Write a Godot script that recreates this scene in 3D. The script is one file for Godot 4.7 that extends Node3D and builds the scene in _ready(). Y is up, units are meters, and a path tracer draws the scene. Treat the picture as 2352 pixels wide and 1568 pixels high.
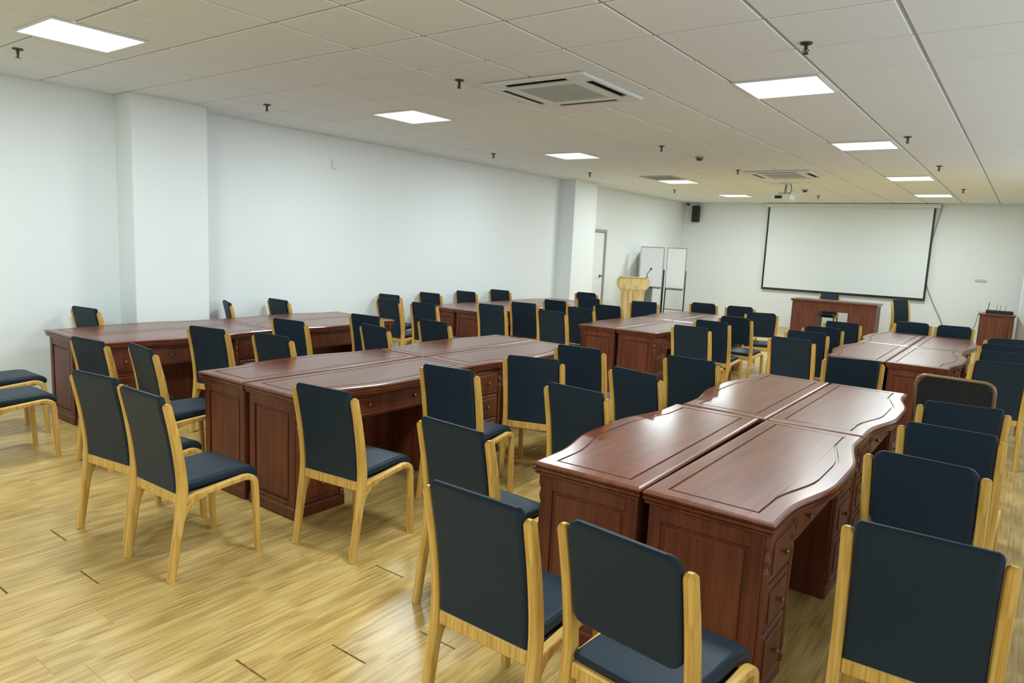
extends Node3D
# A long conference room: six blocks of four red-brown desks, about sixty blue padded chairs facing a projection screen.

const CEIL := 2.902
const WALL_X := -7.31
const FAR_Z := -17.2
const RIGHT_X := 1.25
const BACK_Z := 2.6
const FOCAL := 1603.9

var M := {}
var mesh_cache := {}
var names := {}
var rng := RandomNumberGenerator.new()
var cam: Camera3D

func _ready() -> void:
	rng.seed = 7
	# ---- camera, environment, lights, exposure
	cam = Camera3D.new()
	cam.name = "camera"
	cam.position = Vector3(0, 1.66, 0)
	cam.rotation = Vector3(-0.1388, 0.6329, 0.047)
	cam.fov = rad_to_deg(2.0 * atan(784.0 / FOCAL))
	cam.near = 0.05
	cam.far = 100.0
	add_child(cam)
	cam.current = true
	var we := WorldEnvironment.new()
	we.name = "environment"
	var env := Environment.new()
	env.background_mode = Environment.BG_COLOR
	env.background_color = Color(0.90, 0.95, 1.0)
	env.background_energy_multiplier = 2.9
	env.tonemap_mode = Environment.TONE_MAPPER_LINEAR
	env.tonemap_exposure = 1.0
	env.sdfgi_enabled = true
	env.ssao_enabled = true
	env.ssil_enabled = true
	we.environment = env
	add_child(we)
	make_materials()
	for z in [0.93, -2.18, -5.3, -8.4, -12.0, -15.0]:
		ceiling_light(-5.28, z, light_label(0, z))
	for z in [0.8, -2.38, -5.49, -8.56, -12.05, -15.1]:
		ceiling_light(-1.63, z, light_label(1, z))
	# ---- the room
	build_shell()
	build_floor()
	build_ceiling()
	# ---- large objects
	build_desks()
	build_chairs()
	build_front()
	# ---- small objects
	build_ceiling_things()

# ------------------------------------------------------------------ light fittings
const LIGHT_ENERGY := 5.2

func light_label(row: int, z: float) -> String:
	var words := ["over the camera", "first ahead", "second ahead", "third ahead", "fourth ahead", "last before the screen"]
	var zs := [0.9, -2.2, -5.4, -8.5, -12.0, -15.0]
	var best := 0
	for i in 6:
		if absf(zs[i] - z) < absf(zs[best] - z):
			best = i
	return "square ceiling light panel, %s, in the row %s" % [words[best], ["along the pillared wall", "away from the pillared wall"][row]]

func ceiling_light(x: float, z: float, label: String) -> void:
	var t := thing("ceiling_light", label, "ceiling light", Vector3(x, CEIL, z), 0.0, "square ceiling light panels")
	var st := begin()
	var a := 0.30
	var b := 0.282
	for s in [-1.0, 1.0]:
		add_box(st, Vector3(s * (a + b) / 2, -0.0065, 0), Vector3(a - b, 0.011, 2 * a), 0.002)
		add_box(st, Vector3(0, -0.0065, s * (a + b) / 2), Vector3(2 * b, 0.011, a - b), 0.002)
	part("frame", st, M.white_plastic, t)
	st = begin()
	add_box(st, Vector3(0, -0.0045, 0), Vector3(2 * b, 0.006, 2 * b), 0.0)
	part("diffuser", st, M.glow, t)
	var l := AreaLight3D.new()
	l.name = "panel_light"
	l.area_size = Vector2(2 * b, 2 * b)
	l.light_energy = LIGHT_ENERGY
	l.light_color = Color(0.93, 0.978, 0.992)
	l.shadow_enabled = true
	l.area_range = 40.0
	l.area_attenuation = 2.0
	t.add_child(l, true)
	l.position = Vector3(0, -0.012, 0)
	l.rotation = Vector3(-PI / 2, 0, 0)

# ------------------------------------------------------------------ helpers: nodes
func numbered(called: String) -> String:
	var n: int = names.get(called, 0)
	names[called] = n + 1
	return called if n == 0 else "%s_%03d" % [called, n]

func thing(called: String, label: String, category: String, at := Vector3.ZERO, turn := 0.0, group := "") -> Node3D:
	var o := Node3D.new()
	o.name = numbered(called)
	add_child(o)
	o.position = at
	o.rotation.y = turn
	o.set_meta("label", label)
	o.set_meta("category", category)
	if group != "":
		o.set_meta("group", group)
	return o

func commit(called: String, mesh: Mesh, m: Material, parent: Node) -> MeshInstance3D:
	var o := MeshInstance3D.new()
	o.name = called
	o.mesh = mesh
	o.material_override = m
	o.cast_shadow = GeometryInstance3D.SHADOW_CASTING_SETTING_ON
	parent.add_child(o, true)
	return o

func part(called: String, st: SurfaceTool, m: Material, parent: Node) -> MeshInstance3D:
	return commit(called, st.commit(), m, parent)

func single(called: String, st: SurfaceTool, m: Material, label: String, category: String, group := "", at := Vector3.ZERO) -> MeshInstance3D:
	var o := commit(numbered(called), st.commit(), m, self)
	o.position = at
	o.set_meta("label", label)
	o.set_meta("category", category)
	if group != "":
		o.set_meta("group", group)
	return o

func structure(called: String, st: SurfaceTool, m: Material, label: String, category: String) -> MeshInstance3D:
	var o := commit(called, st.commit(), m, self)
	o.set_meta("kind", "structure")
	o.set_meta("label", label)
	o.set_meta("category", category)
	return o

func duplicate_thing(source: Node3D, at: Vector3, turn: float, label: String, group: String) -> Node3D:
	var base: String = String(source.name).rstrip("0123456789").trim_suffix("_")
	var r: Node3D = source.duplicate()
	r.name = numbered(base)
	add_child(r)
	r.position = at
	r.rotation.y = turn
	r.set_meta("label", label)
	if group != "":
		r.set_meta("group", group)
	return r

# ------------------------------------------------------------------ helpers: shapes
func begin() -> SurfaceTool:
	var st := SurfaceTool.new()
	st.begin(Mesh.PRIMITIVE_TRIANGLES)
	return st

func tri(st: SurfaceTool, a: Vector3, b: Vector3, c: Vector3, na: Vector3, nb: Vector3, nc: Vector3) -> void:
	var n := (a - c).cross(a - b)
	if n.length_squared() < 1e-18:
		return
	if n.dot(na + nb + nc) >= 0.0:
		st.set_normal(na); st.add_vertex(a)
		st.set_normal(nb); st.add_vertex(b)
		st.set_normal(nc); st.add_vertex(c)
	else:
		st.set_normal(na); st.add_vertex(a)
		st.set_normal(nc); st.add_vertex(c)
		st.set_normal(nb); st.add_vertex(b)

func quad(st: SurfaceTool, a: Vector3, b: Vector3, c: Vector3, d: Vector3, n: Vector3) -> void:
	tri(st, a, b, c, n, n, n)
	tri(st, a, c, d, n, n, n)

func quad4(st: SurfaceTool, a: Vector3, b: Vector3, c: Vector3, d: Vector3, na: Vector3, nb: Vector3, nc: Vector3, nd: Vector3) -> void:
	tri(st, a, b, c, na, nb, nc)
	tri(st, a, c, d, na, nc, nd)

# a box with chamfered edges of width bev, optionally turned by basis
func add_box(st: SurfaceTool, c: Vector3, s: Vector3, bev := 0.003, basis := Basis.IDENTITY) -> void:
	var h := s / 2.0
	var b := minf(bev, minf(h.x, minf(h.y, h.z)) * 0.9)
	var ax := [Vector3.RIGHT, Vector3.UP, Vector3.BACK]
	for i in 3:
		var u: Vector3 = ax[(i + 1) % 3]
		var v: Vector3 = ax[(i + 2) % 3]
		var hu: float = h[(i + 1) % 3] - b
		var hv: float = h[(i + 2) % 3] - b
		for sg in [-1.0, 1.0]:
			var n: Vector3 = ax[i] * sg
			var o: Vector3 = n * h[i]
			quad(st, c + basis * (o - u * hu - v * hv), c + basis * (o + u * hu - v * hv), c + basis * (o + u * hu + v * hv), c + basis * (o - u * hu + v * hv), basis * n)
	if b <= 0.0:
		return
	for i in 3:
		var j := (i + 1) % 3
		var k := (i + 2) % 3
		for sj in [-1.0, 1.0]:
			for sk in [-1.0, 1.0]:
				var n: Vector3 = (ax[j] * sj + ax[k] * sk).normalized()
				var p1: Vector3 = ax[j] * sj * h[j] + ax[k] * sk * (h[k] - b)
				var p2: Vector3 = ax[j] * sj * (h[j] - b) + ax[k] * sk * h[k]
				var e: Vector3 = ax[i] * (h[i] - b)
				quad(st, c + basis * (p1 - e), c + basis * (p1 + e), c + basis * (p2 + e), c + basis * (p2 - e), basis * n)
	for sx in [-1.0, 1.0]:
		for sy in [-1.0, 1.0]:
			for sz in [-1.0, 1.0]:
				var q := Vector3(sx, sy, sz)
				var n := q.normalized()
				var a1 := Vector3(sx * h.x, sy * (h.y - b), sz * (h.z - b))
				var a2 := Vector3(sx * (h.x - b), sy * h.y, sz * (h.z - b))
				var a3 := Vector3(sx * (h.x - b), sy * (h.y - b), sz * h.z)
				tri(st, c + basis * a1, c + basis * a2, c + basis * a3, basis * n, basis * n, basis * n)

func box_between(st: SurfaceTool, lo: Vector3, hi: Vector3, bev := 0.003) -> void:
	add_box(st, (lo + hi) / 2.0, hi - lo, bev)

# rounded rectangle: [point, normal] pairs, half sizes a, b, corner r
func rounded_rect(a: float, b: float, r: float, n := 3) -> Array:
	var out := []
	r = minf(r, minf(a, b) * 0.999)
	var centres := [Vector2(a - r, b - r), Vector2(-(a - r), b - r), Vector2(-(a - r), -(b - r)), Vector2(a - r, -(b - r))]
	for k in 4:
		for i in n + 1:
			var t := (k + float(i) / n) * PI / 2
			var d := Vector2(cos(t), sin(t))
			out.append([centres[k] + d * r, d])
	return out

# sections: array of {c: centre, u: unit x axis, v: unit y axis, a, b, r}; a closed skin with end caps
func skin(st: SurfaceTool, sections: Array, n := 3) -> void:
	var rings := []
	for s in sections:
		var ring := []
		for q in rounded_rect(s.a, s.b, s.r, n):
			ring.append([s.c + s.u * q[0].x + s.v * q[0].y, (s.u * q[1].x + s.v * q[1].y).normalized()])
		rings.append(ring)
	for i in rings.size() - 1:
		var A: Array = rings[i]
		var B: Array = rings[i + 1]
		for j in A.size():
			var k := (j + 1) % A.size()
			quad4(st, A[j][0], A[k][0], B[k][0], B[j][0], A[j][1], A[k][1], B[k][1], B[j][1])
	for e in [0, rings.size() - 1]:
		var s: Dictionary = sections[e]
		var o: Dictionary = sections[1 if e == 0 else e - 1]
		var n3: Vector3 = (s.c - o.c).normalized()
		var R: Array = rings[e]
		for j in R.size():
			var k := (j + 1) % R.size()
			tri(st, s.c, R[j][0], R[k][0], n3, n3, n3)

func catmull(pts: Array, per: int) -> Array:
	var out := []
	for i in pts.size() - 1:
		var p0 = pts[max(i - 1, 0)]
		var p1 = pts[i]
		var p2 = pts[i + 1]
		var p3 = pts[min(i + 2, pts.size() - 1)]
		for j in per:
			var t := float(j) / per
			out.append(0.5 * ((2.0 * p1) + (p2 - p0) * t + (2.0 * p0 - 5.0 * p1 + 4.0 * p2 - p3) * t * t + (3.0 * p1 - p0 - 3.0 * p2 + p3) * t * t * t))
	out.append(pts[pts.size() - 1])
	return out

# a bar bent in the side plane: pts are Vector3(y, z, thickness); width across x
func side_bar(st: SurfaceTool, x: float, pts: Array, width: float, r: float, per := 5, round_end := false) -> void:
	var path := catmull(pts, per)
	var secs := []
	for i in path.size():
		var a: Vector3 = path[max(i - 1, 0)]
		var b: Vector3 = path[min(i + 1, path.size() - 1)]
		var t := Vector3(0, b.x - a.x, b.y - a.y).normalized()
		var v := Vector3.RIGHT.cross(t).normalized()
		secs.append({"c": Vector3(x, path[i].x, path[i].y), "u": Vector3.RIGHT, "v": v, "a": width / 2, "b": path[i].z / 2, "r": r})
	if round_end:
		var last: Dictionary = secs[secs.size() - 1]
		var prev: Dictionary = secs[secs.size() - 2]
		var d: Vector3 = (last.c - prev.c).normalized()
		for k in [0.35, 0.65, 0.87, 0.97]:
			var f: float = sqrt(1.0 - k * k)
			var q := last.duplicate()
			q.c = last.c + d * (last.b * 0.9 * k)
			q.a = last.a * lerpf(1.0, f, 0.8)
			q.b = last.b * f
			q.r = minf(r, q.b * 0.9)
			secs.append(q)
	skin(st, secs, 2)

func tube(st: SurfaceTool, pts: Array, r: float, n := 8) -> void:
	var u := Vector3.ZERO
	var rings := []
	for i in pts.size():
		var t: Vector3 = (pts[min(i + 1, pts.size() - 1)] - pts[max(i - 1, 0)]).normalized()
		if u == Vector3.ZERO:
			u = t.cross(Vector3.UP if absf(t.y) < 0.9 else Vector3.RIGHT).normalized()
		u = (u - t * u.dot(t)).normalized()
		var v := t.cross(u)
		var ring := []
		for j in n:
			var an := TAU * j / n
			var d: Vector3 = u * cos(an) + v * sin(an)
			ring.append([pts[i] + d * r, d])
		rings.append(ring)
	for i in rings.size() - 1:
		for j in n:
			var k := (j + 1) % n
			quad4(st, rings[i][j][0], rings[i][k][0], rings[i + 1][k][0], rings[i + 1][j][0], rings[i][j][1], rings[i][k][1], rings[i + 1][k][1], rings[i + 1][j][1])
	for e in [0, rings.size() - 1]:
		var nn: Vector3 = (pts[0] - pts[1]).normalized() if e == 0 else (pts[e] - pts[e - 1]).normalized()
		for j in n:
			tri(st, pts[e], rings[e][j][0], rings[e][(j + 1) % n][0], nn, nn, nn)

# profile: Vector2(radius, y) from one end to the other
func lathe(st: SurfaceTool, c: Vector3, prof: Array, n := 14, basis := Basis.IDENTITY) -> void:
	for i in prof.size() - 1:
		var p: Vector2 = prof[i]
		var q: Vector2 = prof[i + 1]
		var d := q - p
		var nr := Vector2(d.y, -d.x)
		if nr.length() < 1e-9:
			continue
		nr = nr.normalized()
		for j in n:
			var a0 := TAU * j / n
			var a1 := TAU * (j + 1) / n
			var e0 := Vector3(cos(a0), 0, sin(a0))
			var e1 := Vector3(cos(a1), 0, sin(a1))
			var n0: Vector3 = basis * (e0 * nr.x + Vector3.UP * nr.y)
			var n1: Vector3 = basis * (e1 * nr.x + Vector3.UP * nr.y)
			quad4(st, c + basis * (e0 * p.x + Vector3.UP * p.y), c + basis * (e1 * p.x + Vector3.UP * p.y), c + basis * (e1 * q.x + Vector3.UP * q.y), c + basis * (e0 * q.x + Vector3.UP * q.y), n0, n1, n1, n0)

# ------------------------------------------------------------------ materials
func grain_texture(sd: int, dark: Color, mid: Color, light: Color, coarse_share: float, w := 512, h := 512) -> ImageTexture:
	var n1 := FastNoiseLite.new()
	n1.seed = sd
	n1.noise_type = FastNoiseLite.TYPE_SIMPLEX_SMOOTH
	n1.frequency = 0.05
	n1.fractal_octaves = 3
	var fine := n1.get_seamless_image(w, h / 16)
	fine.resize(w, h, Image.INTERPOLATE_CUBIC)
	var n2 := FastNoiseLite.new()
	n2.seed = sd + 11
	n2.noise_type = FastNoiseLite.TYPE_SIMPLEX_SMOOTH
	n2.frequency = 0.02
	n2.fractal_octaves = 3
	var coarse := n2.get_seamless_image(w / 2, h / 8)
	coarse.resize(w, h, Image.INTERPOLATE_CUBIC)
	var out := Image.create(w, h, false, Image.FORMAT_RGB8)
	for y in h:
		for x in w:
			var f := fine.get_pixel(x, y).r * (1.0 - coarse_share) + coarse.get_pixel(x, y).r * coarse_share
			f = clampf((f - 0.5) * 1.7 + 0.5, 0.0, 1.0)
			var c := dark.lerp(mid, f * 2.0) if f < 0.5 else mid.lerp(light, f * 2.0 - 1.0)
			out.set_pixel(x, y, c)
	out.generate_mipmaps()
	return ImageTexture.create_from_image(out)

func plain(c: Color, rough: float, spec := 0.5, metal := 0.0) -> StandardMaterial3D:
	var m := StandardMaterial3D.new()
	m.albedo_color = c
	m.roughness = rough
	m.metallic_specular = spec
	m.metallic = metal
	return m

func grained(tex: Texture2D, scale: Vector3, offset: Vector3, rough: float, world := false, tint := Color.WHITE) -> StandardMaterial3D:
	var m := plain(tint, rough)
	m.albedo_texture = tex
	m.uv1_triplanar = true
	m.uv1_world_triplanar = world
	m.uv1_triplanar_sharpness = 8.0
	m.uv1_scale = scale
	m.uv1_offset = offset
	return m

func make_materials() -> void:
	M.wall = plain(Color(0.90, 0.92, 0.915), 0.75, 0.3)
	M.ceiling_tile = plain(Color(0.93, 0.945, 0.95), 0.9, 0.2)
	M.ceiling_grid = plain(Color(0.70, 0.71, 0.71), 0.7, 0.3)
	M.white_plastic = plain(Color(0.88, 0.89, 0.88), 0.45)
	M.grey_plastic = plain(Color(0.60, 0.61, 0.60), 0.5)
	M.dark_plastic = plain(Color(0.09, 0.09, 0.095), 0.5)
	M.slot = plain(Color(0.10, 0.115, 0.14), 0.6)
	M.grille = plain(Color(0.74, 0.76, 0.75), 0.6)
	M.black_metal = plain(Color(0.07, 0.075, 0.08), 0.4)
	M.steel = plain(Color(0.70, 0.70, 0.70), 0.35, 0.5, 0.9)
	M.bronze = plain(Color(0.30, 0.27, 0.23), 0.45, 0.5, 0.6)
	M.glow = plain(Color(0.9, 0.9, 0.9), 0.6)
	M.glow.emission_enabled = true
	M.glow.emission = Color(0.98, 1.0, 0.99)
	M.glow.emission_energy_multiplier = 1.6
	var fl := grain_texture(3, Color(0.62, 0.50, 0.27), Color(0.74, 0.625, 0.375), Color(0.82, 0.72, 0.475), 0.45)
	M.planks = []
	var tints := [Color(1.0, 1.0, 1.0), Color(0.985, 0.98, 0.97), Color(1.0, 0.99, 0.975), Color(0.975, 0.975, 0.975)]
	for i in 4:
		var pm := grained(fl, Vector3(2.4, 1.4, 1.4), Vector3(0.23 * i, 0, 0.37 * i), 0.31, true, tints[i])
		M.planks.append(pm)
	M.subfloor = plain(Color(0.10, 0.085, 0.07), 0.9)
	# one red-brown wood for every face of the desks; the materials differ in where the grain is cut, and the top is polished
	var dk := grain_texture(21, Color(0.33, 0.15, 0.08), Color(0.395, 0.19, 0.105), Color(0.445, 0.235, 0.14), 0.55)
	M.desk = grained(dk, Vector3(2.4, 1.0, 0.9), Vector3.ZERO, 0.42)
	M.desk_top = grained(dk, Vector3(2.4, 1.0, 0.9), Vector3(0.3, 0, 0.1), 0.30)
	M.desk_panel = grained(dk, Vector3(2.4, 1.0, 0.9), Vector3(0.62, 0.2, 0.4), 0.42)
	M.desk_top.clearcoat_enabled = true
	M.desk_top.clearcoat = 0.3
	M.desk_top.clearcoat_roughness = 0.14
	var ch := grain_texture(41, Color(0.72, 0.54, 0.24), Color(0.81, 0.645, 0.32), Color(0.86, 0.71, 0.40), 0.3, 256, 256)
	M.beech = grained(ch, Vector3(5.0, 2.0, 2.0), Vector3.ZERO, 0.4)
	M.leather = plain(Color(0.12, 0.175, 0.22), 0.45, 0.33)
	var lec := grain_texture(55, Color(0.76, 0.64, 0.40), Color(0.83, 0.72, 0.49), Color(0.87, 0.78, 0.57), 0.3, 256, 256)
	M.lectern = grained(lec, Vector3(4.0, 1.5, 1.5), Vector3.ZERO, 0.4)
	M.screen = plain(Color(0.89, 0.915, 0.91), 0.85, 0.2)
	M.board = plain(Color(0.93, 0.95, 0.97), 0.45)
	M.glass = plain(Color(0.95, 0.98, 1.0, 0.08), 0.02)
	M.glass.transparency = BaseMaterial3D.TRANSPARENCY_ALPHA
	M.brass = plain(Color(0.50, 0.40, 0.25), 0.35, 0.5, 0.8)
	M.brown_tube = plain(Color(0.50, 0.40, 0.28), 0.35, 0.5, 0.4)
	M.mesh_fabric = plain(Color(0.085, 0.075, 0.065), 0.8)
	M.mesh_fabric.transparency = BaseMaterial3D.TRANSPARENCY_ALPHA
	M.mesh_fabric.albedo_color.a = 0.9

# ------------------------------------------------------------------ room shell
func build_shell() -> void:
	var st := begin()
	box_between(st, Vector3(WALL_X - 0.2, -0.05, FAR_Z - 0.2), Vector3(WALL_X, 3.2, BACK_Z + 0.2), 0.0)
	structure("wall_left", st, M.wall, "long plain white painted wall with two square pillars", "wall")
	st = begin()
	box_between(st, Vector3(WALL_X, -0.05, FAR_Z - 0.2), Vector3(RIGHT_X, 3.2, FAR_Z), 0.0)
	structure("wall_far", st, M.wall, "white end wall behind the projection screen", "wall")
	st = begin()
	var wz0 := -12.4
	var wz1 := 1.6
	box_between(st, Vector3(RIGHT_X, -0.05, FAR_Z - 0.2), Vector3(RIGHT_X + 0.2, 3.2, wz0), 0.0)
	box_between(st, Vector3(RIGHT_X, -0.05, wz1), Vector3(RIGHT_X + 0.2, 3.2, BACK_Z + 0.2), 0.0)
	box_between(st, Vector3(RIGHT_X, -0.05, wz0), Vector3(RIGHT_X + 0.2, 0.95, wz1), 0.0)
	box_between(st, Vector3(RIGHT_X, 2.45, wz0), Vector3(RIGHT_X + 0.2, 3.2, wz1), 0.0)
	structure("wall_right", st, M.wall, "plain white wall opposite the pillared wall", "wall")
	build_window(wz0, wz1)
	st = begin()
	box_between(st, Vector3(WALL_X, -0.05, BACK_Z), Vector3(RIGHT_X, 3.2, BACK_Z + 0.2), 0.0)
	structure("wall_back", st, M.wall, "plain white wall behind the camera", "wall")
	var k := 0
	for z in [[-3.29, -4.05], [-11.28, -12.10]]:
		st = begin()
		box_between(st, Vector3(WALL_X - 0.01, 0.0, z[1]), Vector3(-6.98, CEIL + 0.01, z[0]), 0.006)
		structure("pillar" if k == 0 else "pillar_001", st, M.wall, ["square white pillar on the long wall, nearer the camera", "square white pillar on the long wall, beside the door"][k], "pillar")
		k += 1
	# door beyond the second pillar
	st = begin()
	for a in [[-12.18, -12.24], [-13.04, -13.10]]:
		box_between(st, Vector3(WALL_X, 0.0, a[1]), Vector3(WALL_X + 0.05, 2.04, a[0]), 0.004)
	box_between(st, Vector3(WALL_X, 1.98, -13.04), Vector3(WALL_X + 0.05, 2.04, -12.24), 0.004)
	var d := structure("door_1", st, M.grey_plastic, "white door in a grey frame beside the far pillar", "door")
	st = begin()
	box_between(st, Vector3(WALL_X, 0.01, -13.035), Vector3(WALL_X + 0.025, 1.975, -12.245), 0.003)
	part("door_leaf", st, M.wall, d)
	st = begin()
	lathe(st, Vector3(WALL_X + 0.025, 1.08, -12.93), [Vector2(0, 0), Vector2(0.028, 0), Vector2(0.028, 0.008), Vector2(0.01, 0.01), Vector2(0.01, 0.05), Vector2(0, 0.05)], 12, Basis(Vector3.BACK, -PI / 2))
	box_between(st, Vector3(WALL_X + 0.065, 1.07, -12.94), Vector3(WALL_X + 0.08, 1.09, -12.82), 0.004)
	part("door_handle", st, M.black_metal, d)

func build_window(z0: float, z1: float) -> void:
	# daylight from the camera's side of the room, inferred from the cool edge lights; far end added to brighten the ceiling
	var st := begin()
	box_between(st, Vector3(RIGHT_X + 0.08, 0.95, z0), Vector3(RIGHT_X + 0.14, 1.01, z1), 0.004)
	box_between(st, Vector3(RIGHT_X + 0.08, 2.39, z0), Vector3(RIGHT_X + 0.14, 2.45, z1), 0.004)
	var n := 12
	for i in n + 1:
		var z := lerpf(z0 + 0.03, z1 - 0.03, float(i) / n)
		box_between(st, Vector3(RIGHT_X + 0.08, 1.01, z - 0.03), Vector3(RIGHT_X + 0.14, 2.39, z + 0.03), 0.004)
	var w := structure("window_1", st, M.white_plastic, "long white framed window beside the camera, its far part added for light", "window")
	for i in n:
		var a := lerpf(z0 + 0.03, z1 - 0.03, float(i) / n) + 0.03
		var b := lerpf(z0 + 0.03, z1 - 0.03, float(i + 1) / n) - 0.03
		st = begin()
		box_between(st, Vector3(RIGHT_X + 0.107, 1.01, a), Vector3(RIGHT_X + 0.113, 2.39, b), 0.0)
		part("pane", st, M.glass, w)

func seen_size(c: Vector3, half: Vector3) -> float:
	# pixels across in the photograph, 0 when outside the frame
	var q := cam.transform.affine_inverse() * c
	var r := half.length()
	if q.z > -0.3:
		return 0.0 if q.z > r else 1.0
	var u := q.x / -q.z * FOCAL
	var v := q.y / -q.z * FOCAL
	var m := r / -q.z * FOCAL
	if absf(u) > 1176.0 + m or absf(v) > 784.0 + m:
		return 0.0
	var n := Vector3.UP
	return half.length_squared() * absf((c - cam.position).normalized().dot(n)) / (q.z * q.z)

func build_floor() -> void:
	var st := begin()
	box_between(st, Vector3(WALL_X, -0.06, FAR_Z), Vector3(RIGHT_X, -0.013, BACK_Z), 0.0)
	var floor_node := structure("floor", st, M.subfloor, "light golden wood plank floor of the whole room", "floor")
	var pitch := 0.2
	var length := 1.22
	var opened := {-21: -1.455, -20: -0.62, -18: -1.36, -19: -1.06, -13: -2.345, -11: -1.745, -12: -1.435, -10: -2.05}
	var pieces := []
	var col := -37
	while col <= 6:
		var x0 := -0.12 + pitch * (col + 1)
		# column index: boards lie between x0 and x0 + pitch
		var xa := maxf(x0, WALL_X)
		var xb := minf(x0 + pitch, RIGHT_X)
		if xb - xa < 0.02:
			col += 1
			continue
		var key := col
		var zj := rng.randf_range(0.0, length)
		var special := 1e9
		if opened.has(key):
			special = opened[key]
			zj = special
		var z := zj
		while z < BACK_Z:
			z += length
		while z > FAR_Z:
			var z1 := minf(z, BACK_Z)
			var z0 := maxf(z - length, FAR_Z)
			if z1 - z0 > 0.01:
				var g1 := 0.0045 if absf(z - special) < 0.001 else 0.0003
				var g0 := 0.0045 if absf(z - length - special) < 0.001 else 0.0003
				pieces.append({"c": Vector3((xa + xb) / 2, -0.0065, (z0 + g0 + z1 - g1) / 2), "s": Vector3(xb - xa - 0.0004, 0.013, z1 - z0 - g0 - g1), "v": rng.randi() % 4})
			z -= length
		col += 1
	lay(pieces, "plank", M.planks, floor_node)

func lay(pieces: Array, called: String, mats: Array, parent: Node) -> void:
	for p in pieces:
		p.a = seen_size(p.c, Vector3(p.s.x, 0, p.s.z) / 2.0)
	pieces.sort_custom(func(a, b): return a.a > b.a)
	var rest := begin()
	var n := 0
	for p in pieces:
		if n < 300 and p.a > 0.0:
			var key := "%s %.4f %.4f %.4f" % [called, p.s.x, p.s.y, p.s.z]
			if not mesh_cache.has(key):
				var st := begin()
				add_box(st, Vector3.ZERO, p.s, 0.0008 if called == "plank" else 0.004)
				mesh_cache[key] = st.commit()
			var o := commit(called if n == 0 else "%s_%03d" % [called, n], mesh_cache[key], mats[p.v % mats.size()], parent)
			o.position = p.c
			n += 1
		else:
			add_box(rest, p.c, p.s, 0.0)
	var r := part("outlying_" + called + "s", rest, mats[0], parent)
	r.set_meta("kind", "stuff")

func build_ceiling() -> void:
	var st := begin()
	box_between(st, Vector3(WALL_X, CEIL + 0.006, FAR_Z), Vector3(RIGHT_X, CEIL + 0.15, BACK_Z), 0.0)
	var ceil_node := structure("ceiling", st, M.ceiling_grid, "suspended ceiling of square off-white tiles in a narrow grid", "ceiling")
	var pieces := []
	var pitch := 0.63
	for i in range(-11, 6):
		for j in range(-10, 24):
			var xa := maxf(-1.307 + pitch * i, WALL_X)
			var xb := minf(-1.307 + pitch * (i + 1), RIGHT_X)
			var za := maxf(-3.282 - pitch * (j + 1), FAR_Z)
			var zb := minf(-3.282 - pitch * j, BACK_Z)
			if xb - xa < 0.05 or zb - za < 0.05:
				continue
			pieces.append({"c": Vector3((xa + xb) / 2, CEIL + 0.005, (za + zb) / 2), "s": Vector3(xb - xa - 0.020, 0.010, zb - za - 0.020), "v": 0})
	lay(pieces, "tile", [M.ceiling_tile], ceil_node)

# ------------------------------------------------------------------ desks
const DESK_L := 0.78

func bulge(z: float) -> float:
	var t := absf(z)
	if t < 0.13:
		return 1.0
	if t > 0.62:
		return 0.0
	return 0.5 + 0.5 * cos(PI * (t - 0.13) / 0.49)

func desk_outline(d: float, width := 0.50, amp := 0.075) -> Array:
	var out := []
	var n := 32
	for i in n + 1:
		var s := -1.0 + 2.0 * i / n
		var z0 := s * DESK_L
		var z := s * (DESK_L - d)
		out.append(Vector2(width + amp * bulge(z0) - d, z))
	out.append(Vector2(d, DESK_L - d))
	out.append(Vector2(d, -(DESK_L - d)))
	return out

func ring_strip(st: SurfaceTool, A: Array, ya: float, B: Array, yb: float, up: float) -> void:
	var n := A.size()
	for i in n:
		var k := (i + 1) % n
		var e: Vector2 = A[k] - A[i]
		var o := Vector2(e.y, -e.x).normalized()
		var a := Vector3(A[i].x, ya, A[i].y)
		var b := Vector3(A[k].x, ya, A[k].y)
		var c := Vector3(B[k].x, yb, B[k].y)
		var d := Vector3(B[i].x, yb, B[i].y)
		var nn := (a - c).cross(a - b)
		if nn.length_squared() < 1e-16:
			nn = (a - d).cross(a - c)
		nn = nn.normalized()
		var want := Vector3(o.x, 0, o.y) * (1.0 - absf(up)) + Vector3.UP * up
		if nn.dot(want) < 0:
			nn = -nn
		quad(st, a, b, c, d, nn)

func fan(st: SurfaceTool, A: Array, y: float, n: Vector3) -> void:
	var c := Vector3.ZERO
	for p in A:
		c += Vector3(p.x, y, p.y)
	c /= A.size()
	for i in A.size():
		var k := (i + 1) % A.size()
		tri(st, c, Vector3(A[i].x, y, A[i].y), Vector3(A[k].x, y, A[k].y), n, n, n)

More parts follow.
